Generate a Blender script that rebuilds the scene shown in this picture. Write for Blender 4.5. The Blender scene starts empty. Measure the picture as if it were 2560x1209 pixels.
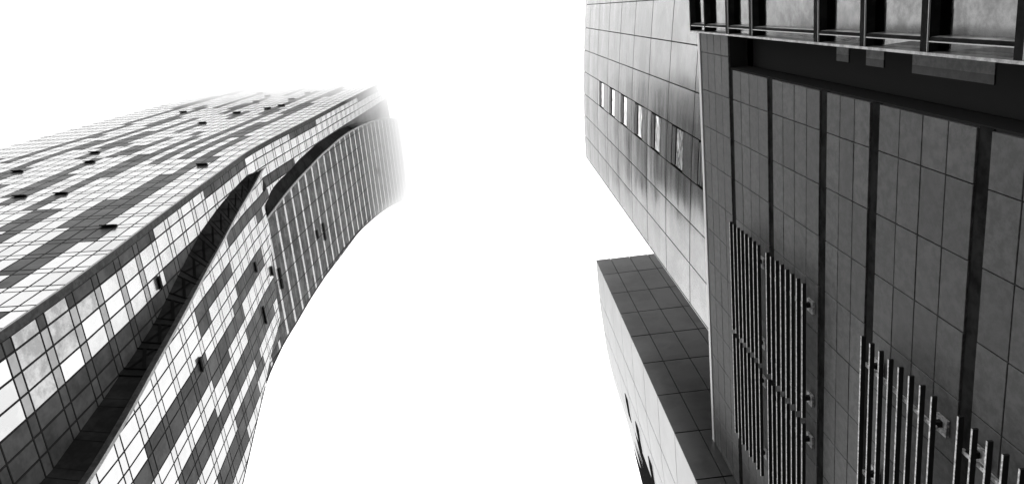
import bpy, bmesh, math, random
from mathutils import Vector, Matrix

random.seed(7)
R = math.radians
scene = bpy.context.scene
EYE = 1.6                                   # the camera stands at eye height on the pavement

# ------------------------------------------------------------------ camera, looking steeply up
FOC = 1904.8; CW, CH = 2560.0, 1209.0       # focal length in photo pixels, photo size
ZX, ZY, PHI = 1208.75, 29.68, 0.12067       # zenith vanishing point and heading


def cam_axes():
    up = Vector((ZX - CW / 2, ZY - CH / 2, FOC)).normalized()
    d = Vector((0, 1, 0)); d = (d - up * d.dot(up)).normalized()
    r = d.cross(up)
    y = d * math.cos(PHI) + r * math.sin(PHI)
    x = r * math.cos(PHI) - d * math.sin(PHI)
    return x, y, up


AX, AY, AU = cam_axes()
cam = bpy.data.objects.new('camera', bpy.data.cameras.new('camera'))
scene.collection.objects.link(cam)
m = Matrix(((AX[0], -AX[1], -AX[2], 0), (AY[0], -AY[1], -AY[2], 0), (AU[0], -AU[1], -AU[2], EYE), (0, 0, 0, 1)))
cam.matrix_world = m
cam.data.sensor_width = 36
cam.data.lens = 36 * FOC / CW
cam.data.clip_start = 0.1
cam.data.clip_end = 5000
scene.camera = cam


def to_px(p):
    """photo pixel of a world point (used to find which panes show largest)"""
    q = p[0] * AX + p[1] * AY + (p[2] - EYE) * AU
    return (CW / 2 + FOC * q[0] / q[2], CH / 2 + FOC * q[1] / q[2]) if q[2] > 0 else (-9999, -9999)


# ------------------------------------------------------------------ overcast white sky and a soft sun
SUN_EL, SUN_AZ = R(48), R(-70)              # from the left (-X), a little ahead
world = bpy.data.worlds.new('World'); scene.world = world
world.use_nodes = True
nt = world.node_tree; nt.nodes.clear()
N = nt.nodes.new; L = nt.links.new
out = N('ShaderNodeOutputWorld'); bg = N('ShaderNodeBackground')
sky = N('ShaderNodeTexSky'); sky.sky_type = 'NISHITA'; sky.sun_disc = False
sky.sun_elevation = SUN_EL; sky.sun_rotation = SUN_AZ
bw = N('ShaderNodeRGBToBW'); L(sky.outputs[0], bw.inputs[0])
tc = N('ShaderNodeTexCoord'); sep = N('ShaderNodeSeparateXYZ'); L(tc.outputs['Generated'], sep.inputs[0])
mr = N('ShaderNodeMapRange'); L(sep.outputs['Z'], mr.inputs['Value'])
mr.inputs['From Min'].default_value = 0.0; mr.inputs['From Max'].default_value = 0.75
mr.inputs['To Min'].default_value = 5.0; mr.inputs['To Max'].default_value = 22.0
# darker sky patch ahead-left near the zenith, added to grey the metal wall's reflections
dv = N('ShaderNodeVectorMath'); dv.operation = 'DOT_PRODUCT'; L(tc.outputs['Generated'], dv.inputs[0])
dv.inputs[1].default_value = Vector((-1.0, 0.95, 5.0)).normalized()
m2 = N('ShaderNodeMapRange'); m2.interpolation_type = 'SMOOTHSTEP'; L(dv.outputs['Value'], m2.inputs['Value'])
m2.inputs['From Min'].default_value = math.cos(R(13)); m2.inputs['From Max'].default_value = math.cos(R(5.5))
m2.inputs['To Min'].default_value = 1.0; m2.inputs['To Max'].default_value = 0.47
m3 = N('ShaderNodeMath'); m3.operation = 'MULTIPLY'; L(mr.outputs[0], m3.inputs[0]); L(m2.outputs[0], m3.inputs[1])
mx = N('ShaderNodeMath'); mx.operation = 'MULTIPLY_ADD'
L(bw.outputs[0], mx.inputs[0]); mx.inputs[1].default_value = 0.2; L(m3.outputs[0], mx.inputs[2])
L(mx.outputs[0], bg.inputs['Color'])        # cloud veil over the clear sky, without colour
bg.inputs['Strength'].default_value = 0.1
L(bg.outputs[0], out.inputs['Surface'])

sl = bpy.data.lights.new('sun', 'SUN'); sl.energy = 0.8; sl.angle = R(14); sl.color = (1, 1, 1)
sun = bpy.data.objects.new('sun', sl); scene.collection.objects.link(sun)
sd = Vector((math.sin(SUN_AZ) * math.cos(SUN_EL), math.cos(SUN_AZ) * math.cos(SUN_EL), math.sin(SUN_EL)))
sun.rotation_euler = sd.to_track_quat('Z', 'Y').to_euler()
sun.location = (-20, 5, 60)

scene.view_settings.view_transform = 'Standard'
scene.view_settings.look = 'None'
scene.view_settings.exposure = 0.0
scene.view_settings.gamma = 1.0
scene.cycles.volume_bounces = 16
scene.cycles.max_bounces = 24

# ------------------------------------------------------------------ materials (all neutral grey)


def mat(name, v, rough=0.5, metal=0.0, noise=0.0, nscale=3.0, bump=0.0, bscale=(1, 1, 1), bnscale=1.0, bdist=0.05, rvar=0.0, ior=1.5, detail=4.0, edge=1.0, spec=0.5):
    v *= 0.78                                   # albedos are tuned for this overcast
    mt = bpy.data.materials.new(name); mt.use_nodes = True
    t = mt.node_tree; p = t.nodes['Principled BSDF']
    p.inputs['Base Color'].default_value = (v, v, v, 1)
    p.inputs['Roughness'].default_value = rough
    p.inputs['Metallic'].default_value = metal
    p.inputs['IOR'].default_value = ior
    p.inputs['Specular IOR Level'].default_value = spec
    p.inputs['Specular Tint'].default_value = (edge, edge, edge, 1)   # how far a metal brightens at grazing angles
    co = t.nodes.new('ShaderNodeTexCoord')
    if noise or rvar:
        nz = t.nodes.new('ShaderNodeTexNoise'); nz.inputs['Scale'].default_value = nscale; nz.inputs['Detail'].default_value = detail
        nz.inputs['Roughness'].default_value = 0.72
        t.links.new(co.outputs['Object'], nz.inputs['Vector'])
        if noise:
            r_ = t.nodes.new('ShaderNodeMapRange'); r_.inputs['From Min'].default_value = 0.41; r_.inputs['From Max'].default_value = 0.59
            r_.inputs['To Min'].default_value = v * (1 - noise); r_.inputs['To Max'].default_value = v * (1 + noise)
            t.links.new(nz.outputs['Fac'], r_.inputs['Value'])
            t.links.new(r_.outputs[0], p.inputs['Base Color'])
        if rvar:
            r2 = t.nodes.new('ShaderNodeMapRange'); r2.inputs['From Min'].default_value = 0.25; r2.inputs['From Max'].default_value = 0.75
            r2.inputs['To Min'].default_value = max(0.02, rough - rvar); r2.inputs['To Max'].default_value = rough + rvar
            t.links.new(nz.outputs['Fac'], r2.inputs['Value'])
            t.links.new(r2.outputs[0], p.inputs['Roughness'])
    if bump:
        mp = t.nodes.new('ShaderNodeMapping'); mp.inputs['Scale'].default_value = bscale
        t.links.new(co.outputs['Object'], mp.inputs['Vector'])
        nb = t.nodes.new('ShaderNodeTexNoise'); nb.inputs['Scale'].default_value = bnscale; nb.inputs['Detail'].default_value = 2.0
        t.links.new(mp.outputs[0], nb.inputs['Vector'])
        b = t.nodes.new('ShaderNodeBump'); b.inputs['Strength'].default_value = bump; b.inputs['Distance'].default_value = bdist
        t.links.new(nb.outputs['Fac'], b.inputs['Height'])
        t.links.new(b.outputs[0], p.inputs['Normal'])
    return mt


M = {}
M['pane_white'] = mat('white_pane', 0.70, 0.16, 0.8, noise=0.05, nscale=0.25, edge=0.6)
M['pane_white_b'] = mat('white_pane_soft', 0.62, 0.2, 0.8, noise=0.07, nscale=0.3, edge=0.6)
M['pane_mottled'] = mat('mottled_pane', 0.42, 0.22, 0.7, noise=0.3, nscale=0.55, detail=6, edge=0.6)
M['pane_grey'] = mat('grey_pane', 0.3, 0.2, 0.7, noise=0.1, nscale=0.4, edge=0.6)
M['pane_dark'] = mat('dark_pane', 0.112, 0.35, 0.0, ior=1.13, spec=0.12, noise=0.25, nscale=0.3)
M['pane_dark_b'] = mat('dark_pane_tinted', 0.09, 0.35, 0.0, ior=1.13, spec=0.12, noise=0.25, nscale=0.3)
M['frame'] = mat('dark_frame', 0.03, 0.6, ior=1.1)
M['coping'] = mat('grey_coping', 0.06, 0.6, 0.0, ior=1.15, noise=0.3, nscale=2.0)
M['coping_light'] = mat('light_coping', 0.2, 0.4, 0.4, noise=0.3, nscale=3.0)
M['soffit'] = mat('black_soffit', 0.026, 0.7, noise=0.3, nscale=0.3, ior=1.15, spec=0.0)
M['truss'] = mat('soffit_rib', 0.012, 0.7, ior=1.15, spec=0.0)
M['vent'] = mat('vent_shadow', 0.035, 0.5, spec=0.0)
M['stripe_light'] = mat('stripe_light', 0.52, 0.25, 0.7, noise=0.08, nscale=0.4, edge=0.6)
M['louvre_dark'] = mat('louvre_glass', 0.09, 0.35, 0.0, ior=1.15, spec=0.15, noise=0.35, nscale=0.5)
M['louvre_mid'] = mat('louvre_glass_pale', 0.13, 0.35, 0.0, ior=1.15, spec=0.15, noise=0.35, nscale=0.5)
M['core'] = mat('core_wall', 0.2, 0.7)
M['stone'] = mat('dark_stone', 0.058, 0.62, noise=0.45, nscale=5, bump=0.25, bnscale=30, bdist=0.004, rvar=0.1, detail=8)
M['stone_b'] = mat('dark_stone_warm', 0.047, 0.62, noise=0.45, nscale=5, bump=0.25, bnscale=30, bdist=0.004, rvar=0.1, detail=8)
M['stone_c'] = mat('dark_stone_pale', 0.07, 0.62, noise=0.45, nscale=5, bump=0.25, bnscale=30, bdist=0.004, rvar=0.1, detail=8)
M['joint'] = mat('joint_shadow', 0.015, 0.8, spec=0.0)
M['band'] = mat('black_band', 0.022, 0.7, noise=0.4, nscale=1.5, ior=1.1, spec=0.0)
M['deep_glass'] = mat('deep_glass', 0.035, 0.3, ior=1.05, spec=0.0)
M['white_trim'] = mat('white_trim', 0.8, 0.4, 0.1)
M['mullion_sheen'] = mat('mullion_sheen', 0.6, 0.4, 0.5, noise=0.5, nscale=4.0)  # pale mullion sides, painting the sky sheen seen at grazing angles
M['bay_jamb'] = mat('bay_jamb', 0.42, 0.4, 0.4, noise=0.35, nscale=5.0)
M['bay_highlight'] = mat('bay_edge_highlight', 0.5, 0.3, 0.5)  # pale strips that paint the highlights along the bay's frame edges
M['anod'] = mat('black_anodised', 0.02, 0.3, 0.0, noise=0.3, nscale=3.0, ior=1.08, spec=0.1)
M['bay_glass'] = mat('bay_glass', 0.14, 0.07, 1.0, noise=0.3, nscale=2.5, bump=0.05, bnscale=0.8, bdist=0.05, detail=8)
M['room'] = mat('dark_room', 0.035, 0.7, ior=1.1, spec=0.0)
M['painted_reflection'] = mat('reflection_grey', 0.1, 0.6, noise=0.3, nscale=5.0)
M['painted_reflection_dark'] = mat('reflection_dark', 0.022, 0.6, noise=0.4, nscale=5.0)
M['metal'] = mat('brushed_metal', 0.53, 0.15, 1.0, noise=0.08, nscale=0.5, bump=0.9, bscale=(0.25, 0.3, 1.0), bnscale=0.75, bdist=0.03, edge=0.55)
M['win_glass'] = mat('window_glass', 1.2, 0.03, 1.0, bump=1.0, bscale=(1, 1, 1), bnscale=1.3, bdist=0.03)
M['win_frame'] = mat('window_frame', 0.02, 0.4)
M['metal_dark'] = mat('panel_dark_reflection', 0.115, 0.3, 0.85, noise=0.15, nscale=0.5, bump=0.6, bscale=(0.4, 0.4, 1.0), bnscale=0.8, bdist=0.02, edge=0.6)  # base darkened to stand for dark surroundings mirrored in the front panels
M['metal_white'] = mat('white_panel', 0.72, 0.4, 0.5, noise=0.05, nscale=0.5, bump=0.5, bscale=(0.3, 0.3, 1.0), bnscale=0.8, bdist=0.02, edge=0.6)
M['bar'] = mat('galvanised_bar', 0.62, 0.4, 0.3, noise=0.5, nscale=14.0)
M['plate'] = mat('galvanised_plate', 0.42, 0.5, 0.3, noise=0.5, nscale=9.0)
M['arm'] = mat('dark_arm_bar_shade', 0.03, 0.5, spec=0.0)
M['ground'] = mat('paving', 0.28, 0.8, noise=0.25, nscale=0.8)

# ------------------------------------------------------------------ helpers
COL = scene.collection


class MB:
    """collects faces with materials and links them as ONE mesh object"""

    def __init__(s):
        s.v = []; s.f = []; s.mi = []; s.mats = []

    def face(s, pts, m_):
        if m_ not in s.mats: s.mats.append(m_)
        b = len(s.v); s.v += [tuple(p) for p in pts]
        s.f.append(tuple(range(b, b + len(pts)))); s.mi.append(s.mats.index(m_))

    def box(s, x0, x1, y0, y1, z0, z1, m_):
        p = [(x, y, z) for z in (z0, z1) for y in (y0, y1) for x in (x0, x1)]
        for q in ((0, 2, 3, 1), (4, 5, 7, 6), (0, 1, 5, 4), (2, 6, 7, 3), (0, 4, 6, 2), (1, 3, 7, 5)):
            s.face([p[i] for i in q], m_)

    def slab(s, quad, off, m_):
        """a flat quad (list of Vector) given thickness along off"""
        a = [Vector(q) for q in quad]; b = [q + off for q in a]
        n = len(a)
        s.face(b, m_); s.face(a[::-1], m_)
        for i in range(n):
            j = (i + 1) % n
            s.face([a[i], a[j], b[j], b[i]], m_)

    def strip(s, A_, B_, m_):
        for i in range(len(A_) - 1):
            s.face([A_[i], A_[i + 1], B_[i + 1], B_[i]], m_)

    def build(s, name, parent=None, smooth=False, merge=False):
        me = bpy.data.meshes.new(name); me.from_pydata(s.v, [], s.f)
        for mm in s.mats: me.materials.append(M[mm])
        me.polygons.foreach_set('material_index', s.mi)
        if merge:
            bm = bmesh.new(); bm.from_mesh(me); bmesh.ops.remove_doubles(bm, verts=bm.verts, dist=1e-4)
            bmesh.ops.recalc_face_normals(bm, faces=bm.faces)
            bm.to_mesh(me); bm.free()
        if smooth: me.polygons.foreach_set('use_smooth', [True] * len(me.polygons))
        me.update()
        o = bpy.data.objects.new(name, me); COL.objects.link(o)
        if parent: o.parent = parent
        return o


def thing(name, label, cat, group=None):
    o = bpy.data.objects.new(name, None); COL.objects.link(o)
    o['label'] = label; o['category'] = cat
    if group: o['group'] = group
    return o


def interp(x, tab, k=1):
    if x <= tab[0][0]: return tab[0][k]
    for a, b in zip(tab[:-1], tab[1:]):
        if x <= b[0]:
            t = (x - a[0]) / (b[0] - a[0]); return a[k] + t * (b[k] - a[k])
    return tab[-1][k]


def clip_rect(poly, x0, x1, y0, y1):
    """part of a polygon inside a rectangle"""
    def cut(p, ax, lim, keep_less):
        o = []
        for i in range(len(p)):
            a, b = p[i], p[(i + 1) % len(p)]
            ia = (a[ax] <= lim) if keep_less else (a[ax] >= lim)
            ib = (b[ax] <= lim) if keep_less else (b[ax] >= lim)
            if ia: o.append(a)
            if ia != ib:
                t = (lim - a[ax]) / (b[ax] - a[ax])
                o.append((a[0] + t * (b[0] - a[0]), a[1] + t * (b[1] - a[1])))
        return o
    for ax, lim, kl in ((0, x0, False), (0, x1, True), (1, y0, False), (1, y1, True)):
        if len(poly) < 3: return []
        poly = cut(poly, ax, lim, kl)
    return poly if len(poly) > 2 else []


def area2(p):
    return abs(sum(p[i][0] * p[(i + 1) % len(p)][1] - p[(i + 1) % len(p)][0] * p[i][1] for i in range(len(p)))) / 2


# ------------------------------------------------------------------ ground
g = MB(); g.face([(-900, -900, 0), (900, -900, 0), (900, 900, 0), (-900, 900, 0)], 'ground')
go = g.build('ground'); go['kind'] = 'structure'

# ------------------------------------------------------------------ the curved tower (left)
# all tower numbers are in storeys (H metres) measured from the eye
H = 3.6
CORNER = [(-0.44, -8.40, 4.12), (11.9, -8.40, 4.10), (13.9, -8.405, 4.06), (15.9, -8.43, 4.0), (17.9, -8.505, 3.945), (19.9, -8.59, 3.91),
          (21.9, -8.69, 3.887), (23.9, -8.785, 3.87), (25.9, -8.92, 3.87), (26.9, -8.985, 3.87), (27.9, -8.89, 3.82), (29.9, -8.75, 3.79),
          (31.9, -8.62, 3.785), (35.9, -8.36, 3.78), (39.9, -8.155, 3.78), (60, -6.95, 3.78)]
BULGE = [(-0.44, -7.70), (12.9, -7.71), (13.9, -7.75), (14.9, -7.80), (15.9, -7.86), (16.9, -7.916), (17.9, -7.995), (18.9, -8.074), (19.9, -8.15),
         (20.9, -8.232), (21.9, -8.324), (22.9, -8.41), (23.9, -8.51), (24.9, -8.61), (28.4, -8.87), (40, -8.9)]
TOP = 53.6
CA, SA = math.cos(R(3.5)), math.sin(R(3.5))


def W(x, y, n): return Vector((x * H, y * H, n * H + EYE))
def cx(n): return interp(n, CORNER, 1)
def cy(n): return interp(n, CORNER, 2)
def fA(n, s, o=0.0): return W(cx(n) - s * CA + o * SA, cy(n) - s * SA - o * CA, n)          # front: o = outwards
def fB(n, s, o=0.0): return W(cx(n) + o, cy(n) + s, n)                                       # side
def f3(n, s, o=0.0): return W(interp(n, BULGE) + o, cy(n) + s, n)                            # bulging lower wing
def f4(n, y, o=0.0): return W(-10.788 + 0.0777 * n - 0.0226 * y + o, y, n)                   # leaning upper wing

tower = thing('curved_tower', 'tall tower of white and dark panes with curved wings, its top lost in cloud', 'tower')
tower.location = (0, 0, 0)

# dark pane columns of each storey: windows, then the spandrel above them
PAT_A = [
    [[], []],
    [[], []],
    [[], []],
    [[], []],
    [[], []],
    [[], []],
    [[3], [3, 4]],
    [[3, 4], [3, 4]],
    [[3, 4], [2, 3, 4]],
    [[2, 3, 4, 8], [2, 3, 4, 8]],
    [[4, 5, 8, 9], [3, 4, 5, 8, 9]],
    [[3, 4, 5, 8, 9], [3, 4, 5, 8, 9]],
    [[4, 5, 10], [4, 10, 13]],
    [[10, 13], [10, 13, 14]],
    [[3, 4, 10, 13, 14], [3, 4, 10, 13, 14]],
    [[3, 4, 10, 13, 14], [3, 4, 10, 13, 14]],
    [[3, 9, 10, 13, 14], [3, 9, 10, 14, 19]],
    [[3, 9, 10, 14, 19], [2, 3, 9, 10, 14, 19, 20]],
    [[2, 3, 7, 9, 10, 14, 19, 20], [2, 3, 5, 7, 9, 10, 13, 14, 20]],
    [[3, 5, 7, 9, 10, 14, 20], [3, 5, 7, 9, 10, 11, 13, 16, 20, 23]],
    [[3, 5, 7, 9, 12, 13, 16, 20, 23], [3, 5, 7, 9, 12, 13, 16, 20, 23]],
    [[3, 5, 7, 9, 12, 13, 16, 20, 23], [3, 5, 7, 9, 12, 13, 16, 17, 19, 20, 23]],
    [[3, 7, 9, 12, 15, 16, 17, 19, 20, 23], [3, 4, 7, 9, 12, 16, 19, 20, 23]],
    [[4, 7, 9, 12, 16, 19, 20, 23], [4, 7, 16, 17, 20, 23]],
    [[4, 5, 7, 10, 16, 17, 23], [4, 5, 7, 10, 16, 17, 22, 23, 24]],
    [[4, 5, 7, 13, 16, 17, 22, 23], [4, 5, 7, 13, 16, 17]],
    [[4, 5, 7, 13, 19], [4, 5, 7, 13, 16, 19]],
    [[4, 7, 13, 16, 19], [4, 7, 16, 19, 20, 23]],
    [[4, 7, 16, 19, 20, 23], [4, 7, 11, 16, 19, 20, 23, 24]],
    [[4, 7, 11, 16, 19, 20, 24], [5, 7, 11, 16, 19, 20, 24]],
    [[4, 5, 7, 8, 11, 12, 19, 20, 24], [4, 5, 7, 8, 11, 12, 20, 24]],
    [[4, 5, 7, 8, 11, 14, 20, 24], [4, 5, 7, 8, 14, 20, 24]],
    [[4, 5, 8, 14, 20, 24], [4, 5, 8, 14, 20, 24]],
    [[4, 5, 8, 14, 15, 20, 24], [4, 5, 8, 14, 15, 20, 24]],
    [[5, 8, 14, 15, 18, 20, 21, 24], [5, 8, 14, 15, 18, 21, 24, 25]],
    [[5, 8, 14, 15, 18, 21, 24, 25], [5, 8, 14, 18, 24, 25]],
    [[5, 8, 14, 18, 24, 25], [5, 8, 14, 18, 24, 25]],
    [[4, 5, 8, 14, 18, 24, 25], [4, 5, 8, 18, 24, 25]],
    [[4, 5, 8, 18, 24, 25], [4, 5, 8, 12, 18, 24, 25]],
    [[4, 5, 8, 12, 18, 24, 25], [4, 5, 8, 12, 18, 24, 25]],
    [[4, 5, 8, 12, 18, 24, 25], [4, 5, 12, 18, 24, 25]],
    [[5, 12, 23, 24], [5, 12, 23, 24]],
    [[5, 12, 23, 24], [22, 23, 24]],
    [[23, 24], [23, 24]],
    [[23, 24], [24]],
    [[], []],
    [[], []],
    [[], []],
    [[], []]]
PAT_3 = [
    [[], []],
    [[], []],
    [[], []],
    [[], []],
    [[], []],
    [[9], [8, 9]],
    [[8, 9], [8, 9, 12]],
    [[8, 9, 12, 13], [8, 9, 12, 13]],
    [[8, 9, 12, 13], [8, 9, 12, 13, 16]],
    [[8, 9, 12, 13, 16, 17], [8, 9, 13, 16, 17]],
    [[5, 6, 9, 10, 13, 16, 17], [5, 6, 9, 10, 13, 16, 17]],
    [[5, 9, 10, 12, 13, 15, 16, 17], [5, 9, 12, 13, 15, 16]],
    [[5, 9, 12, 13, 15, 16], [5, 9, 12, 13, 15, 16]],
    [[5, 8, 9, 12, 13, 15, 16], [7, 8, 9, 11, 12, 13, 15]],
    [[3, 7, 8, 11, 12, 13, 14, 15], [3, 7, 8, 11, 12, 13, 15]],
    [[3, 7, 8, 11, 12, 13], [3, 7, 8, 11, 12, 13]],
    [[3, 7, 8, 11, 12, 13], [3, 7, 8, 11, 12, 13]],
    [[3, 7, 8, 11, 12, 13], [3, 11, 12]],
    [[3, 4, 11, 12], [3, 4]],
    [[3], [3]],
    [[3], [3]]]
for part in (0, 1):                                                # short breaks in a dark run are closed
    for c in range(31):
        on = [k for k in range(len(PAT_A)) if c in PAT_A[k][part]]
        for a, b in zip(on[:-1], on[1:]):
            if 1 < b - a <= 3: [PAT_A[k][part].append(c) for k in range(a + 1, b)]
for k in range(len(PAT_A) - 1):
    for c in range(31):
        if c in PAT_A[k][0] and c in PAT_A[k + 1][0] and c not in PAT_A[k][1]: PAT_A[k][1].append(c)
        if c in PAT_A[k][1] and c not in PAT_A[k][0] and c not in PAT_A[k + 1][0]: PAT_A[k][1].remove(c)
COL_A = [i * 0.376 for i in range(31)]
COL_B = [0.13] + [0.02 + 0.38 * i for i in range(1, 19)]
COL_3 = [-1.0, -0.4, 0.0, 0.35, .75, 1.15, 1.55, 1.93, 2.30, 2.68, 3.06, 3.43, 3.72, 4.2, 4.5, 4.88, 5.2, 5.57, 5.92, 6.26, 6.67, 7.05, 7.36, 7.7, 8.1, 8.5, 9.0, 9.4, 9.8, 10.2]
EDGE1 = [(-0.44, 4.2), (12.0, 2.82), (12.9, 2.68), (13.9, 2.538), (14.9, 2.4), (15.9, 2.29), (16.9, 2.16), (17.9, 2.05), (18.9, 1.921), (19.9, 1.8), (20.9, 1.689), (21.9, 1.579),
         (22.9, 1.452), (23.9, 1.355), (24.9, 1.269), (25.8, 1.176), (26.8, 1.053), (28.4, 0.88)]
SLOT1 = [(-0.44, 4.1), (12.8, 2.54), (13.9, 2.42), (15.4, 2.23), (16.9, 2.04), (17.7, 1.84), (19.5, 1.42), (20.93, 1.12), (22.6, 0.93), (23.8, 0.83), (25.4, 0.74), (26.85, 0.70), (27.66, 0.8), (28.4, 0.88)]
RIGHT1 = [(-0.44, 9.8), (11, 8.9), (18.26, 7.58), (20.13, 7.19), (21.25, 6.97), (22.5, 6.77), (22.99, 6.58), (24.29, 6.31), (25.43, 6.15), (26.23, 6.0), (26.31, 5.33), (26.52, 4.55), (26.68, 4.18),
          (27.44, 2.89), (27.37, 2.53), (27.36, 2.02), (28.68, 1.94), (28.89, 1.66), (28.41, 1.61), (27.6, 1.59), (28.01, 1.06)]
CSEG = [(27.36, 6.37), (28.36, 6.22), (29.36, 6.05), (30.36, 5.92), (31.36, 5.8), (32.36, 5.71), (33.36, 5.62), (34.36, 5.52), (35.36, 5.45), (36.36, 5.4), (37.36, 5.34), (38.36, 5.3),
        (39.36, 5.28), (40.36, 5.27), (41.36, 5.29), (42.36, 5.31), (43.36, 5.36), (44.36, 5.41), (45.36, 5.46), (46.36, 5.53), (47.36, 5.63), (48.36, 5.75), (49.36, 5.87), (50.36, 5.99), (51.36, 6.14), (52.36, 6.28), (53.6, 6.5)]
DSEG = [(24.57, 11.6), (25.27, 11.36), (25.85, 11.25), (26.49, 11.11), (27.36, 11.0), (28.36, 10.92), (29.36, 10.8), (30.36, 10.69), (31.36, 10.62), (32.36, 10.56), (33.36, 10.48), (34.36, 10.44), (35.36, 10.41), (36.36, 10.39),
        (37.36, 10.39), (38.36, 10.39), (39.36, 10.41), (40.36, 10.45), (41.36, 10.51), (42.36, 10.58), (43.36, 10.66), (44.36, 10.75), (45.36, 10.86), (46.36, 10.97), (47.36, 11.1), (48.36, 11.24), (49.36, 11.4), (50.36, 11.55), (51.36, 11.75), (52.36, 12.0), (53.6, 12.3)]
SLOT2 = [(26.9, 2.6), (27.6, 2.54), (27.76, 2.11), (28.77, 1.74), (29.7, 1.63), (31.2, 1.53), (32.47, 1.36), (35.19, 1.19), (37.56, 1.17), (40.08, 1.2), (43.22, 1.39), (46.2, 1.74), (50.27, 2.17), (53.6, 2.6)]


def far_a(n): return 11.35 if n < 45 else 11.2


def frange(a, b, st):
    o = []; x = a
    while x < b - 1e-6:
        o.append(x); x += st
    o.append(b); return o


# backing sheets (the dark frame that shows between the panes)
levels = sorted(set([c[0] for c in CORNER if c[0] < TOP] + frange(-0.44, TOP, 1.0)))
mb = MB(); mb.strip([fA(n, 0) for n in levels], [fA(n, far_a(n)) for n in levels], 'frame'); wallA = mb.build('front_wall', tower)
mb = MB(); mb.strip([fB(n, 0) for n in levels], [fB(n, 6.6) for n in levels], 'frame'); wallB = mb.build('side_wall', tower)

REG3 = [(n, s) for n, s in EDGE1] + RIGHT1[::-1]
REG4 = [p for p in CSEG] + DSEG[::-1] + [(24.57, 8.0), (27.0, 6.3)]


def region_sheet(reg, f, off, name, parent):
    mb = MB()
    for k in range(-1, 54):
        q = clip_rect(reg, k - 0.1, k + 0.9, -50, 50)
        if q:
            for c0 in range(-2, 14):
                r_ = clip_rect(q, -99, 99, c0, c0 + 1)
                if r_ and area2(r_) > 1e-4: mb.face([f(a, b, off) for a, b in r_], 'frame')
    return mb.build(name, parent)


wall3 = region_sheet(REG3, f3, 0, 'lower_wing', tower)
wall4 = region_sheet(REG4, f4, 0, 'upper_wing', tower)

# panes: list of (area on the picture, wall, polygon corners, material)
panes = []


def put(kind, f, poly, inset, mt, wall, tilt=0.0):
    tl = [rnd.uniform(-0.0012, 0.0012) for _ in range(2)]       # every pane sits a little differently
    mid = (sum(p[0] for p in poly) / len(poly), sum(p[1] for p in poly) / len(poly))
    pts = [f(a, b, 0.012 + tl[0] * (1 if a > mid[0] else -1) + tl[1] * (1 if b > mid[1] else -1)) for a, b in poly]
    px = [to_px(p) for p in pts]
    vis = all(-60 < q[0] < 2620 and -60 < q[1] < 1270 for q in px)
    panes.append((area2(px) if vis else 0, kind, wall, pts, mt))


gx, gz = 0.021, 0.023        # half widths of the mullions and transoms, in storeys


def side_dark(col, f):
    """dark or light storeys of each pane column on the side wall"""
    if f > 26:
        if col == 0: return 32 <= f <= 35 or 45 <= f <= 50
        if col in (1, 2): return False
        if col == 3: return f <= 31 or f >= 35
        return not (f in (28, 29, 30))
    if col == 0: return 14 <= f <= 17 or 22 <= f <= 26 or f < 12
    if col in (1, 2): return f < 9
    if col == 3: return f > 17 or f < 9
    return True


rnd = random.Random(3)
for f in range(-1, 54):
    ro = {'A': PAT_A[f - 8] if 8 <= f < 57 else None, '3': PAT_3[f - 8] if 8 <= f < 29 else None}
    for part, (a0, a1) in enumerate(((f - 0.1, f + 0.65), (f + 0.65, f + 0.9))):
        if a1 > TOP or a0 < -0.45: continue
        kind = ('window', 'spandrel')[part]
        for i in range(30):                                        # front
            s0, s1 = COL_A[i], COL_A[i + 1]
            if i == 0: s0 = 0.03
            seen = ro['A'] and to_px(fA(a0, s0))[0] > -5
            dk = (i in ro['A'][part]) if seen else (math.sin(i * 2.3 + math.sin(f * 0.33 + i)) > 0.6)
            mt = ('pane_dark' if rnd.random() < 0.7 else 'pane_dark_b') if dk else ('pane_white' if rnd.random() < 0.8 else 'pane_white_b')
            put(kind, fA, [(a0 + gz, s0 + gx), (a1 - gz, s0 + gx), (a1 - gz, s1 - gx), (a0 + gz, s1 - gx)], 0, mt, 'A')
        for i in range(len(COL_B) - 1):                            # side
            s0, s1 = COL_B[i], COL_B[i + 1]
            am = (a0 + a1) / 2
            lim = interp(am, SLOT1) if am < 28.4 else interp(am, SLOT2)
            dk = side_dark(i, f)
            if f == 27 and i == 0 and part == 0 and False: dk = True
            if kind == 'spandrel' and not dk: mt = 'pane_grey' if f < 17 else ('pane_white_b')
            else: mt = ('pane_dark' if rnd.random() < 0.5 else 'pane_dark_b') if dk else ('pane_white' if rnd.random() < 0.5 else 'pane_white_b')
            if kind == 'spandrel' and i == 0 and f in (12, 13): mt = 'pane_dark'
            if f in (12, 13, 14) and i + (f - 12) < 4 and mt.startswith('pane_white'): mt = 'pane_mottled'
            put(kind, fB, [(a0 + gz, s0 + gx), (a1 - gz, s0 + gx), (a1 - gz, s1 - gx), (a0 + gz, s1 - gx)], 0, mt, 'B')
        if f <= 28:
            for i in range(len(COL_3) - 1):                        # bulging lower wing
                q = clip_rect(REG3, a0 + gz, a1 - gz, COL_3[i] + gx, COL_3[i + 1] - gx)
                if not q or area2(q) < 0.002: continue
                j = i - 3
                dk = (j in ro['3'][part]) if (ro['3'] and 0 <= j < 23) else (math.sin(i * 1.9 + f * 0.3) > 0.4)
                mt = ('pane_dark' if rnd.random() < 0.5 else 'pane_dark_b') if dk else ('pane_white' if part == 0 else 'pane_white_b')
                put(kind, f3, q, 0, mt, '3')

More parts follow.
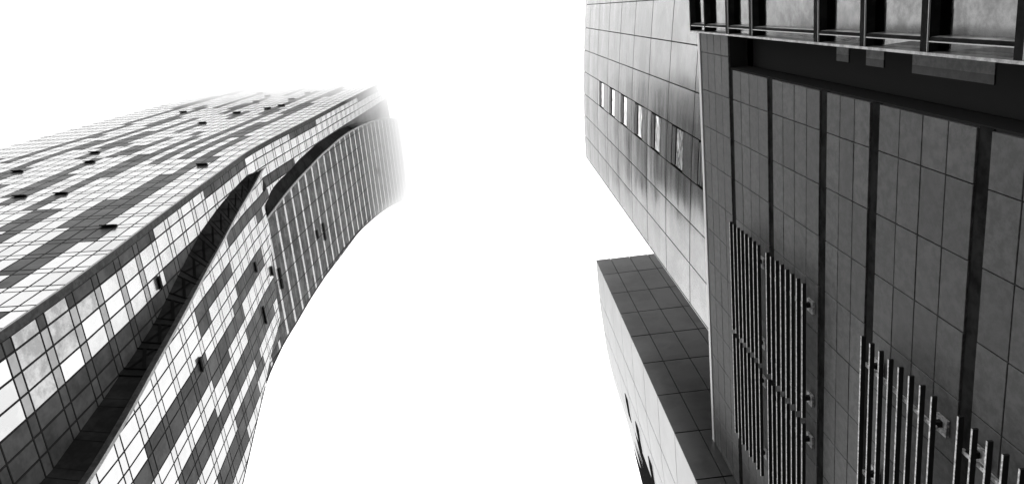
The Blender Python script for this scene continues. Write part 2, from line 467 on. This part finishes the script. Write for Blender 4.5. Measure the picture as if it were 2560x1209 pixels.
order = sorted(range(len(panes)), key=lambda k: -(panes[k][0] if panes[k][1] == 'window' else 0))
single = set(order[:100])
walls = {'A': wallA, 'B': wallB, '3': wall3}
rest_mb = {k: MB() for k in walls}
for k, (ar, kind, w, pts, mt) in enumerate(panes):
    if k in single:
        mb = MB(); mb.face(pts, mt); mb.build('window', walls[w])
    else:
        rest_mb[w].face(pts, mt)
for w, mb in rest_mb.items():
    o = mb.build('window_field', walls[w]); o['kind'] = 'stuff'

# mullions and transoms stand proud of the panes
def proud(mb, f, a, b, w, o):
    """thin bar on a wall from (n, s) a to b, w wide, o proud"""
    d = (b[0] - a[0], b[1] - a[1]); l_ = math.hypot(*d); nx, ny = -d[1] / l_ * w, d[0] / l_ * w
    p = [f(a[0] - nx, a[1] - ny, 0), f(b[0] - nx, b[1] - ny, 0), f(b[0] + nx, b[1] + ny, 0), f(a[0] + nx, a[1] + ny, 0)]
    q = [f(a[0] - nx, a[1] - ny, o), f(b[0] - nx, b[1] - ny, o), f(b[0] + nx, b[1] + ny, o), f(a[0] + nx, a[1] + ny, o)]
    mb.face(q, 'frame'); mb.face([p[0], p[1], q[1], q[0]], 'frame'); mb.face([p[3], p[2], q[2], q[3]], 'frame')


mb = MB(); mb2 = MB()
for k in range(-1, 54):
    for dz in (0.65, 0.9):
        if -0.4 < k + dz < TOP:
            proud(mb, fA, (k + dz, 0.03), (k + dz, 11.28), 0.011, 0.0165)
            proud(mb2, fB, (k + dz, 0.125), (k + dz, 6.5), 0.012, 0.018)
for s in COL_A[1:]:
    for a, b in zip(levels[:-1], levels[1:]): proud(mb, fA, (a, s), (b, s), 0.010, 0.0135)
for s in COL_B[1:]:
    for a, b in zip(levels[:-1], levels[1:]): proud(mb2, fB, (a, s), (b, s), 0.011, 0.016)
mb.build('mullion_grid', wallA); mb2.build('mullion_grid', wallB)

# upper wing: pale spandrel stripes, dark louvred glass, thin uprights every 0.8 storey
mb = MB()
cols4 = [3.9 + 0.805 * i for i in range(12)]
for k in range(24, 54):
    zc = k + 0.365
    rows = ((zc + 0.115, zc + 0.43, 'louvre_dark'), (zc + 0.44, zc + 0.66, 'louvre_mid'), (zc + 0.67, zc + 0.885, 'louvre_dark'), (zc - 0.10, zc + 0.10, 'stripe_light'))
    for a0, a1, mt in rows:
        for c0, c1 in zip(cols4[:-1], cols4[1:]):
            for d0, d1 in ((c0 + 0.02, (c0 + c1) / 2), ((c0 + c1) / 2, c1 - 0.02)):
                q = clip_rect(REG4, a0, a1, d0, d1)
                if q and area2(q) > 0.0008:
                    mm = mt
                    if mt != 'stripe_light' and rnd.random() < 0.25: mm = 'louvre_mid' if mt == 'louvre_dark' else 'louvre_dark'
                    mb.face([f4(a, b, 0.012) for a, b in q], mm)
mb.build('striped_glazing', wall4)

# black soffits between the walls and the free edges of the wings
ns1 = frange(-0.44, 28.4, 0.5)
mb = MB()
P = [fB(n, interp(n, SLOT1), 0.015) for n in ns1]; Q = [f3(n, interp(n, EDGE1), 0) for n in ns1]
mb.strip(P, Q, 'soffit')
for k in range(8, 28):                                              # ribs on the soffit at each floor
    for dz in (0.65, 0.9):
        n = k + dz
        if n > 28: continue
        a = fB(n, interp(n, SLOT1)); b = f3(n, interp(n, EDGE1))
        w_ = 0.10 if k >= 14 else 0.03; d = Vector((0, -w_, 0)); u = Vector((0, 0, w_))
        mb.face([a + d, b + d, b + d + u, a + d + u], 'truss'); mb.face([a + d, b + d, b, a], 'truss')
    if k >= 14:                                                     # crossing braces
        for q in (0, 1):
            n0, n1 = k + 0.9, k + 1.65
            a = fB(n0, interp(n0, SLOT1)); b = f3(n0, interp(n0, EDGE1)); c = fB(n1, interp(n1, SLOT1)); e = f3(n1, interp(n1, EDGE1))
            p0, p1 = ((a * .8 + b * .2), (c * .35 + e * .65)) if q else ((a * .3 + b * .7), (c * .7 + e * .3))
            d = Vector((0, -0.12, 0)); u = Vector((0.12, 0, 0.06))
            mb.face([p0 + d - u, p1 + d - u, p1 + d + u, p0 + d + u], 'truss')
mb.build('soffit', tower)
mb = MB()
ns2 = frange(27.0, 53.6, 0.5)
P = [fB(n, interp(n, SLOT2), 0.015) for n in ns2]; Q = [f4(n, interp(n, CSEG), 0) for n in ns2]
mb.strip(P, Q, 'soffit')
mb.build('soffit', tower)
mb = MB()                                                           # under the upper wing and behind the wing tips
mb.strip([f4(n, y) for n, y in DSEG], [W(-9.6, y - 1.6, n) for n, y in DSEG], 'core')
mb.strip([f3(n, s) for n, s in RIGHT1[:10]], [W(-9.6, cy(n) + s - 1.0, n) for n, s in RIGHT1[:10]], 'core')
mb.build('wing_return', tower)


def edge_tube(pts, r, mt, name):
    mb = MB(); rings = []
    for i, p in enumerate(pts):
        d = (pts[min(i + 1, len(pts) - 1)] - pts[max(i - 1, 0)]).normalized()
        u = d.cross(Vector((0, 1, 0.2))).normalized(); v = d.cross(u)
        rings.append([p + (u * math.cos(a) + v * math.sin(a)) * r for a in [i_ * math.pi / 4 for i_ in range(8)]])
    for a, b in zip(rings[:-1], rings[1:]):
        for i in range(8):
            mb.face([a[i], a[(i + 1) % 8], b[(i + 1) % 8], b[i]], mt)
    return mb


def edge_band(f, tab, w0, w1, o0, o1, mt, mtl, n_lo, n_hi, name):
    """square coping that follows an edge; its outward face is paler"""
    mb = MB(); ns = frange(n_lo, n_hi, 0.5)
    g_ = lambda n: interp(n, tab) if tab else 0.0
    a = [f(n, g_(n) + w0, o0) for n in ns]; b = [f(n, g_(n) + w0, o1) for n in ns]
    c = [f(n, g_(n) + w1, o1) for n in ns]; d = [f(n, g_(n) + w1, o0) for n in ns]
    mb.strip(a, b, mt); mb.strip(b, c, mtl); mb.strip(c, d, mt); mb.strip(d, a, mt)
    mb.build(name, tower)


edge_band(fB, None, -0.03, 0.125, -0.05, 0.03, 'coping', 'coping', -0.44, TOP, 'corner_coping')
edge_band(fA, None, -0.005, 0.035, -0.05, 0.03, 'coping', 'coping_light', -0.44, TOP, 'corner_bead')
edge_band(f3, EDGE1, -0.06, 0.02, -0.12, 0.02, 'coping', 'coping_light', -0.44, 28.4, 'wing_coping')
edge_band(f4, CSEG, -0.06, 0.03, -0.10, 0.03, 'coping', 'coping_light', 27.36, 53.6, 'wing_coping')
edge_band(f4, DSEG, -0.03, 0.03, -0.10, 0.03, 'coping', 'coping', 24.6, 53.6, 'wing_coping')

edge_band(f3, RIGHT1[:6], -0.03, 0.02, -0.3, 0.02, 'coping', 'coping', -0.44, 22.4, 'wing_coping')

# open hopper windows, dark underneath
VA = [(25.84, 7.3), (28.69, 6.35), (27.03, 5.27), (21.71, 3.95), (21.65, 5.15), (17.76, 1.08), (40.62, 7.99), (35.63, 5.06), (38.91, 4.55), (25.15, 1.12), (49.03, 7.01), (47.06, 5.75),
      (43.98, 5.57), (44.35, 3.71), (47.61, 3.57), (41.32, 3.14), (40.23, 3.47), (39.02, 4.57)]


def open_vent(f, n, s, w, h, out_, sign, parent):
    mb = MB()
    u0, u1 = s - w / 2, s + w / 2
    mb.face([f(n - h, u0, .02), f(n + h, u0, .02), f(n + h, u1, .02), f(n - h, u1, .02)], 'vent')
    q = [f(n - h, u0, out_), f(n - h, u1, out_), f(n + h, u1, .02), f(n + h, u0, .02)]
    t = f(n, s, 0.03) - f(n, s, 0.0)
    mb.slab(q, t, 'vent')
    mb.build('open_vent', parent)


for n, s in VA: open_vent(fA, n, (math.floor(s / 0.376) + 0.5) * 0.376, 0.35, 0.08, 0.07, -1, wallA)
for n, s in ((17.39, 3.53), (24.35, 3.37), (24.15, 5.02), (26.4, 4.2)): open_vent(f3, n, s, 0.34 if s < 5 else 0.6, 0.09, 0.05, 1, wall3)
open_vent(fB, 17.5, 1.36, 0.3, 0.09, 0.06, 1, wallB)
for n, y in ((27.6, 8.55), (27.6, 8.98), (32.6, 8.53), (33.58, 8.49), (33.58, 8.9), (45.49, 8.4)): open_vent(f4, n, y, 0.38, 0.10, 0.04, 1, wall4)

# body of the tower behind its glass walls, closed at the back
mb = MB()
cor = lambda n: [W(cx(n) - 0.06, cy(n) + 0.08, n), W(cx(n) - far_a(n) * CA, cy(n) - far_a(n) * SA + 0.08, n), W(cx(n) - far_a(n) * CA, 9.0, n), W(cx(n) - 0.06, 9.0, n)]
lv = [-0.44, 10, 20, 26.9, 40, TOP]
rr = [cor(n) for n in lv]
for a, b in zip(rr[:-1], rr[1:]):
    for i in (1, 2): mb.face([a[i], a[(i + 1) % 4], b[(i + 1) % 4], b[i]], 'core')
mb.face(rr[-1], 'core')
mb.build('rear_wall', tower)

# ------------------------------------------------------------------ the stone building (right)
D = 6.0
def Zc(z): return z + EYE                        # heights below are measured from the eye
SB = thing('stone_building', 'dark stone building with black bands, a glazed bay and a white coping line', 'building')
Y_END = 14.45
ROWS = [1.757 + 1.0418 * i for i in range(13)]
BANDS = [(3.2553, 3.2052), (2.7968, 2.7495), (2.3434, 2.2932), (2.0228, 1.9744), (1.5616, 1.5142), (1.09, 1.04), (0.63, 0.58), (0.16, 0.11)]
secs = []; top = 22.02
for i, (b0, b1) in enumerate(BANDS):
    secs.append((top, b0 * D, 3 if i == 3 else 4)); top = b1 * D
secs.append((top, -EYE, 3))
mb = MB(); G = 0.009
rs = random.Random(11)
ys_all = [1.2] + ROWS + [Y_END]
for si, (zt, zb, nt_) in enumerate(secs):
    y_first = 1.18 if si == 0 else 2.06
    for y0, y1 in zip(ys_all[:-1], ys_all[1:]):
        a, b = max(y0, y_first), y1
        if b - a < 0.05: continue
        for k in range(nt_):
            z0 = zb + (zt - zb) * k / nt_; z1 = zb + (zt - zb) * (k + 1) / nt_
            j = rs.uniform(-0.0025, 0.0025); t = rs.uniform(-0.002, 0.002)
            x = D + j
            mt = rs.choice(('stone', 'stone', 'stone_b', 'stone_c'))
            e = 0.006
            p = [(x + t, a + G + e, Zc(z0 + G + e)), (x - t, b - G - e, Zc(z0 + G + e)), (x - t, b - G - e, Zc(z1 - G - e)), (x + t, a + G + e, Zc(z1 - G - e))]
            o_ = [(x + e, a + G, Zc(z0 + G)), (x + e, b - G, Zc(z0 + G)), (x + e, b - G, Zc(z1 - G)), (x + e, a + G, Zc(z1 - G))]
            q = [(x + 0.05, y, z) for _, y, z in o_]
            mb.face([Vector(v) for v in p[::-1]], mt)
            for i in range(4):
                k2 = (i + 1) % 4
                mb.face([p[i], p[k2], o_[k2], o_[i]], mt); mb.face([o_[i], o_[k2], q[k2], q[i]], mt)
clad = mb.build('stone_cladding', SB)
mb = MB()                                        # solid wall behind the slabs, with the recess left open
mb.box(6.052, 6.5, 2.03, Y_END, 0, Zc(22.0), 'room')
mb.box(6.052, 6.5, -14, 2.03, Zc(19.56), Zc(22.0), 'room')
mb.box(6.9, 7.0, -14, 2.1, 0, Zc(19.56), 'room')
mb.box(6.5, 12, -14, Y_END, Zc(21.5), Zc(21.9), 'joint')
mb.box(11.9, 12, -14, Y_END, 0, Zc(21.5), 'joint')
mb.box(6.5, 11.9, Y_END - 0.3, Y_END, 0, Zc(21.5), 'joint')
mb.build('wall_core', SB)
for b0, b1 in BANDS:
    mb = MB(); mb.box(6.028, 6.06, 2.05, Y_END - 0.01, Zc(b1 * D + 0.004), Zc(b0 * D - 0.004), 'band'); mb.build('black_band', SB)
mb = MB(); mb.box(6.02, 6.7, 1.2, Y_END, Zc(22.03), Zc(22.12), 'band'); mb.box(5.985, 6.75, 1.2, Y_END, Zc(22.12), Zc(22.32), 'white_trim'); mb.build('coping', SB)
# recess beside the bay: dark glass, its reflections painted as two-tone strips
mb = MB(); mb.box(6.62, 6.64, 1.0, 2.06, 0, Zc(19.5), 'deep_glass'); mb.build('recess_glass', SB)
for z0, z1, y1, m1, m2 in ((12.7, 13.15, 1.63, 'painted_reflection', 'painted_reflection_dark'), (11.55, 12.1, 1.64, 'painted_reflection', 'painted_reflection_dark'), (8.95, 10.75, 1.66, 'painted_reflection', 'painted_reflection_dark')):
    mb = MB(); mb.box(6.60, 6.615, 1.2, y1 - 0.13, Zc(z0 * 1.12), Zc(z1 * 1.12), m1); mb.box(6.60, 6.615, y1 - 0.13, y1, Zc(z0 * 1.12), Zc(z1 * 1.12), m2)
    mb.build('painted_reflection', SB)

# projecting glazed bay
bayr = bpy.data.objects.new('glazed_bay', None); COL.objects.link(bayr); bayr.parent = SB
XF, XG, BY0, BY1 = 5.726, 5.895, -14.0, 1.185
HOR = [(22.10, 22.02), (20.66, 20.58), (18.79, 18.61), (17.11, 16.93), (13.70, 13.52), (11.98, 11.83), (10.275, 10.11), (8.40, 8.24), (6.6, 6.44), (4.9, 4.74), (3.1, 2.9), (1.2, 1.0), (-1.2, -1.6)]
VER = [(0.95, 1.0), (-1.1, -1.05), (-3.1, -3.05), (-5.1, -5.05), (-7.1, -7.05), (-9.1, -9.05), (-11.1, -11.05), (-13.1, -13.05)]
for zt, zb in HOR:
    mb = MB(); mb.box(XF, XG + 0.02, BY0, 1.144, Zc(zb), Zc(zt), 'anod')
    if zt < 19: mb.box(XF - 0.004, XF + 0.02, BY0, 1.14, Zc(zb - 0.012), Zc(zb), 'bay_highlight')
    mb.build('transom', bayr)
for y0, y1 in VER:
    for (t0, b0), (t1, b1) in zip(HOR[:-1], HOR[1:]):
        mb = MB(); mb.box(XF + 0.012, XF + 0.03, y0, y1, Zc(t1 + 0.001), Zc(b0 - 0.02), 'anod'); mb.box(XF + 0.0302, XG + 0.01, y0 + 0.001, y1 - 0.001, Zc(t1 + 0.001), Zc(b0 - 0.02), 'mullion_sheen'); mb.box(XF + 0.004, XF + 0.05, y1, y1 + 0.014, Zc(t1 + 0.001), Zc(b0 - 0.02), 'bay_highlight')
        mb.build('mullion', bayr)
mb = MB(); mb.box(XF - 0.006, XG + 0.5, 1.146, BY1, 0, Zc(22.10), 'bay_jamb'); mb.build('jamb', bayr)
mb = MB(); mb.box(XG + 0.01, 6.85, 0.95, 1.145, 0, Zc(22.0), 'room'); mb.box(6.3, 6.85, BY0, 0.95, 0, Zc(22.0), 'room'); mb.build('bay_back', bayr)
panes_y = [-14.0] + sorted([a for a, b in VER]) + [1.144]
for (t0, b0), (t1, b1) in zip(HOR[:-1], HOR[1:]):
    for a, b in zip(panes_y[:-1], panes_y[1:]):
        if a < -3.2: continue
        mb = MB(); j = rs.uniform(-0.004, 0.004)
        mb.slab([Vector((XG + j, a + 0.03, Zc(t1 - 0.02))), Vector((XG - j, b + 0.02, Zc(t1 - 0.02))), Vector((XG + j, b + 0.02, Zc(b0 + 0.02))), Vector((XG - j, a + 0.03, Zc(b0 + 0.02)))], Vector((-0.012, 0, 0)), 'bay_glass')
        mb.build('glass_pane', bayr)

# ------------------------------------------------------------------ bar grilles on the stone wall


def make_grille(label, y0, y1, zs, rails, plates_z):
    t = thing('bar_grille', label, 'grille', 'bar grilles on the stone wall')
    t.location = (D, y0, Zc(zs[-1]))
    for z in zs:
        mb = MB(); e = rs.uniform(-0.012, 0.012)
        mb.box(5.715 - D, 5.788 - D, e, y1 - y0 + e, z - zs[-1] - 0.018, z - zs[-1] + 0.018, 'arm'); mb.box(5.709 - D, 5.7145 - D, e - 0.002, y1 - y0 + e + 0.002, z - zs[-1] - 0.016, z - zs[-1] + 0.016, 'bar'); mb.build('bar', t)  # pale front, dark body: lit face and shaded underside painted in
    zr0, zr1 = min(plates_z) - zs[-1] - 0.12, max(plates_z) - zs[-1] + 0.12
    for ry in rails:
        mb = MB(); mb.box(5.789 - D, 5.83 - D, ry - y0 - 0.03, ry - y0 + 0.03, zr0, zr1, 'bar'); mb.build('rail', t)
        for pz in plates_z:
            z = pz - zs[-1]
            br = MB(); br.box(5.95 - D, 5.994 - D, ry - y0 - 0.10, ry - y0 + 0.17, z - 0.14, z + 0.14, 'plate'); b = br.build('base_plate', t)
            am = MB(); am.box(5.80 - D, 5.96 - D, ry - y0 - 0.045, ry - y0 + 0.045, z - 0.045, z + 0.045, 'arm'); am.build('arm', b)
    return t


def zs_(z0, dz=0.297): return [z0 - dz * i for i in range(8)]


make_grille('pale bar grille highest on the stone wall, its upper end beside the topmost black band', 5.87, 8.903, zs_(18.86), (6.43, 8.56), (18.93, 17.19))
make_grille('pale bar grille on the stone wall nearest the dark panelled block', 9.045, 12.10, zs_(18.86), (9.60, 11.69), (18.95, 17.17))
make_grille('pale bar grille with square plates beside the third black band', 5.875, 8.907, zs_(16.20, 0.2925), (6.43, 8.56), (16.16, 14.35))
make_grille('pale bar grille cut off by the bottom edge, just left of the third black band', 9.06, 12.10, zs_(16.20, 0.2925), (9.56, 11.68), (16.15, 14.355))
make_grille('pale bar grille of eight bars crossing the fourth black band', 5.90, 8.92, zs_(11.655, 0.302), (6.44, 8.557), (11.545, 9.67))
make_grille('pale bar grille crossing the fifth black band, in the bottom right corner', 5.875, 8.9, zs_(8.91, 0.307), (6.40, 8.55), (8.80, 7.0))

# ------------------------------------------------------------------ the pale metal building behind the stone wall
S_ = 6.6
def lx(y): u = y / S_; return S_ * (0.0348594 * u * u - 0.13765995 * u + 1.0615834)
MBLD = thing('metal_building', 'tall curved building of pale brushed metal sheets with one row of narrow windows', 'building')
YJ = [-14.6, -13.1, -11.6, -10.1, -8.6, -7.1, -5.6, -4.15, -2.67, -1.18, 0.31, 1.80, 3.27, 4.72, 6.22, 7.72, 9.20, 10.70]
ZJ = [-1.6, 3.3, 7.0, 10.65, 14.3, 17.95, 21.6, 25.2, 28.86, 32.47, 36.1, 39.8, 43.5, 47.4, 51.4, 54.3]
mb = MB()
pts = [(lx(YJ[0]) + 0.05, YJ[0])] + [(lx(y / 2) + 0.05, y / 2) for y in range(-29, 22)] + [(lx(10.72) + 0.05, 10.72)]
pl = pts + [(16, 10.72), (16, -14.6)]
for (x0, y0), (x1, y1) in zip(pl, pl[1:] + pl[:1]):
    mb.face([(x0, y0, 0), (x1, y1, 0), (x1, y1, Zc(54.2)), (x0, y0, Zc(54.2))], 'joint')
mb.face([(x, y, Zc(54.2)) for x, y in pl], 'joint')
mb.build('wall_core', MBLD)
mb = MB()


def sheet(mb, y0, y1, z0, z1, mt, puff=0.02, gap=0.02):
    ny, nz = 5, 5
    y0 += gap; y1 -= gap; z0 += gap * 1.8; z1 -= gap * 1.8
    sk = rs.uniform(-1, 1); sk2 = rs.uniform(-1, 1)
    grid = []
    for i in range(ny + 1):
        row = []
        for j in range(nz + 1):
            u, v = i / ny, j / nz; y = y0 + (y1 - y0) * u
            b = math.sin(math.pi * u) * math.sin(math.pi * v) * puff * (0.6 + 0.4 * sk) + 0.004 * sk2 * (v - .5)
            row.append((lx(y) - b, y, Zc(z0 + (z1 - z0) * v)))
        grid.append(row)
    for i in range(ny):
        for j in range(nz):
            mb.face([grid[i][j], grid[i][j + 1], grid[i + 1][j + 1], grid[i + 1][j]], mt)


for ci, (y0, y1) in enumerate(zip(YJ[:-1], YJ[1:])):
    for z0, z1 in zip(ZJ[:-1], ZJ[1:]):
        if abs(y0 - 4.72) < 0.01 and 21 < z0 < 45:
            sheet(mb, y0, y1, z1 - 0.80, z1, 'metal', 0.006); sheet(mb, y0, y1, z0, z1 - 2.50, 'metal', 0.004)
        else:
            sheet(mb, y0, y1, z0, z1, 'metal')
sk = mb.build('metal_sheets', MBLD, smooth=True, merge=True)
# return wall of metal at the far corner
mb = MB(); mb.box(lx(10.72) - 0.005, 16, 10.72, 10.76, 0, Zc(54.3), 'metal'); mb.build('return_wall', MBLD)
for z0, z1 in zip(ZJ[:-1], ZJ[1:]):
    if not 21 < z0 < 45: continue
    fr = MB()
    xa, xb = lx(4.76), lx(6.18)
    def q(y0, y1, z0_, z1_, off, mt, th=0.03): fr.slab([Vector((lx(y0) + off, y0, Zc(z0_))), Vector((lx(y0) + off, y0, Zc(z1_))), Vector((lx(y1) + off, y1, Zc(z1_))), Vector((lx(y1) + off, y1, Zc(z0_)))], Vector((-th, 0, 0)), mt)
    ht, gt, gb = z1 - 0.80, z1 - 1.27, z1 - 2.47
    q(4.74, 6.20, gb - 0.02, ht, 0.14, 'win_frame', 0.02)
    q(4.80, 6.16, ht - 0.20, ht - 0.02, 0.04, 'win_frame'); q(4.80, 6.16, ht - 0.27, ht - 0.21, 0.03, 'metal'); q(4.80, 6.16, gt + 0.01, ht - 0.28, 0.04, 'win_frame')
    f_ = fr.build('window', MBLD)
    fr = MB(); q(4.80, 6.17, gb, gt, 0.06, 'win_glass', 0.02); fr.build('glass', f_)
    fr = MB(); q(4.74, 6.20, gb - 0.06, gb - 0.015, 0.05, 'metal', 0.06); fr.build('sill', f_)

# ------------------------------------------------------------------ the panelled block beyond
BL = thing('panelled_block', 'lower block with dark panelled front and white curved side beside the pale metal wall', 'building')
BP = [(4.85, 14.45), (4.85, 15.5), (4.85, 16.4), (4.875, 17.58), (4.95, 18.6), (5.03, 20), (5.12, 20.8), (5.33, 22.3), (5.6, 23.6), (5.93, 25.1), (6.1, 26.2), (6.35, 28), (6.62, 29.8), (7.2, 33), (8.2, 37), (10, 42)]
def bx_(y): return interp(y, [(b, a) for a, b in BP])
mb = MB()
pl = [(x + 0.06, y + (0.05 if i == 0 else 0)) for i, (x, y) in enumerate(BP)] + [(20, 42), (20, 14.5)]
for (x0, y0), (x1, y1) in zip(pl, pl[1:] + pl[:1]):
    mb.face([(x0, y0, 0), (x1, y1, 0), (x1, y1, Zc(41.85)), (x0, y0, Zc(41.85))], 'joint')
mb.face([(x, y, Zc(41.85)) for x, y in pl], 'joint')
mb.build('wall_core', BL)
ZB = [-1.6, 1.2, 3.9, 6.6, 9.35, 12.1, 14.8, 17.5, 20.22, 22.94, 25.63, 28.36, 31.06, 33.75, 36.47, 39.4, 42.0]
XB = [4.85, 5.70, 6.79, 7.87, 8.95, 10.03, 11.1, 12.2, 13.3, 14.4]
mb = MB()
for x0, x1 in zip(XB[:-1], XB[1:]):
    for z0, z1 in zip(ZB[:-1], ZB[1:]):
        a = rs.uniform(-.006, .006); b = rs.uniform(-.006, .006)
        g0 = 0.0 if x0 < 4.9 else 0.012
        mb.slab([Vector((x0 + g0, 14.45 + a, Zc(z0 + .03))), Vector((x1 - .016, 14.45 + b, Zc(z0 + .03))), Vector((x1 - .016, 14.45 - a, Zc(z1 - .03))), Vector((x0 + g0, 14.45 - b, Zc(z1 - .03)))][::-1], Vector((0, 0.04, 0)), 'metal_dark')
mb.build('front_panels', BL)
mb = MB(); gl = MB()
YB = [14.455] + [14.7 + 2.05 * i for i in range(1, 14)]
for y0, y1 in zip(YB[:-1], YB[1:]):
    for z0, z1 in zip(ZB[:-1], ZB[1:]):
        zc, yc = (z0 + z1) / 2, (y0 + y1) / 2
        dark = zc < 32.5 + (yc - 21.6) * 1.85 and yc > 21.4
        n = 3
        for k in range(n):
            a = y0 + (y1 - y0) * k / n; b = y0 + (y1 - y0) * (k + 1) / n
            if k == 0: a += 0.03
            if k == n - 1: b -= 0.03
            (gl if dark else mb).slab([Vector((bx_(a), a, Zc(z0 + .025))), Vector((bx_(a), a, Zc(z1 - .025))), Vector((bx_(b), b, Zc(z1 - .025))), Vector((bx_(b), b, Zc(z0 + .025)))], Vector((0.04, 0, 0)), 'deep_glass' if dark else 'metal_white')
mb.build('side_panels', BL); gl.build('dark_glazing', BL)
for z in (34.75, 31.95, 28.95):
    mb = MB()
    for a, b in ((19.5, 20.0), (20.0, 20.8)):
        mb.slab([Vector((bx_(a) - .004, a, Zc(z - .3))), Vector((bx_(a) - .004, a, Zc(z + .45))), Vector((bx_(b) - .004, b, Zc(z + .45))), Vector((bx_(b) - .004, b, Zc(z - .3)))], Vector((-0.02, 0, 0)), 'vent')
    mb.build('slit_window', BL)

# ------------------------------------------------------------------ low cloud that swallows the top of the tower
CLOUD = 'cloud_vapour'
mt = bpy.data.materials.new(CLOUD); mt.use_nodes = True
t = mt.node_tree; t.nodes.clear()
o = t.nodes.new('ShaderNodeOutputMaterial'); v = t.nodes.new('ShaderNodeVolumePrincipled')
v.inputs['Color'].default_value = (1, 1, 1, 1); v.inputs['Density'].default_value = 0.05; v.inputs['Anisotropy'].default_value = 0.92
t.links.new(v.outputs[0], o.inputs['Volume'])
M[CLOUD] = mt
mb = MB(); CXc, CYc, RX, RY = -30.0, 30.0, 52.0, 44.0
prof = [(0.0, 151), (0.35, 151), (0.6, 152), (0.8, 155), (0.93, 164), (1.0, 180), (0.98, 192), (0.88, 202), (0.65, 210), (0.0, 213)]
rings = []
for rr_, z in prof:
    rings.append([(CXc + RX * rr_ * math.cos(a) * (1 + 0.06 * math.sin(3 * a + 1)), CYc + RY * rr_ * math.sin(a) * (1 + 0.06 * math.sin(3 * a + 1)), z) for a in [k * math.tau / 48 for k in range(48)]])
for a, b in zip(rings[:-1], rings[1:]):
    for k in range(48):
        q = [a[k], a[(k + 1) % 48], b[(k + 1) % 48], b[k]]
        if a is rings[0]: q = [a[0], q[2], q[3]]
        elif b is rings[-1]: q = [q[0], q[1], b[0]]
        mb.face(q, CLOUD)
c = mb.build('cloud', merge=True); c['kind'] = 'stuff'
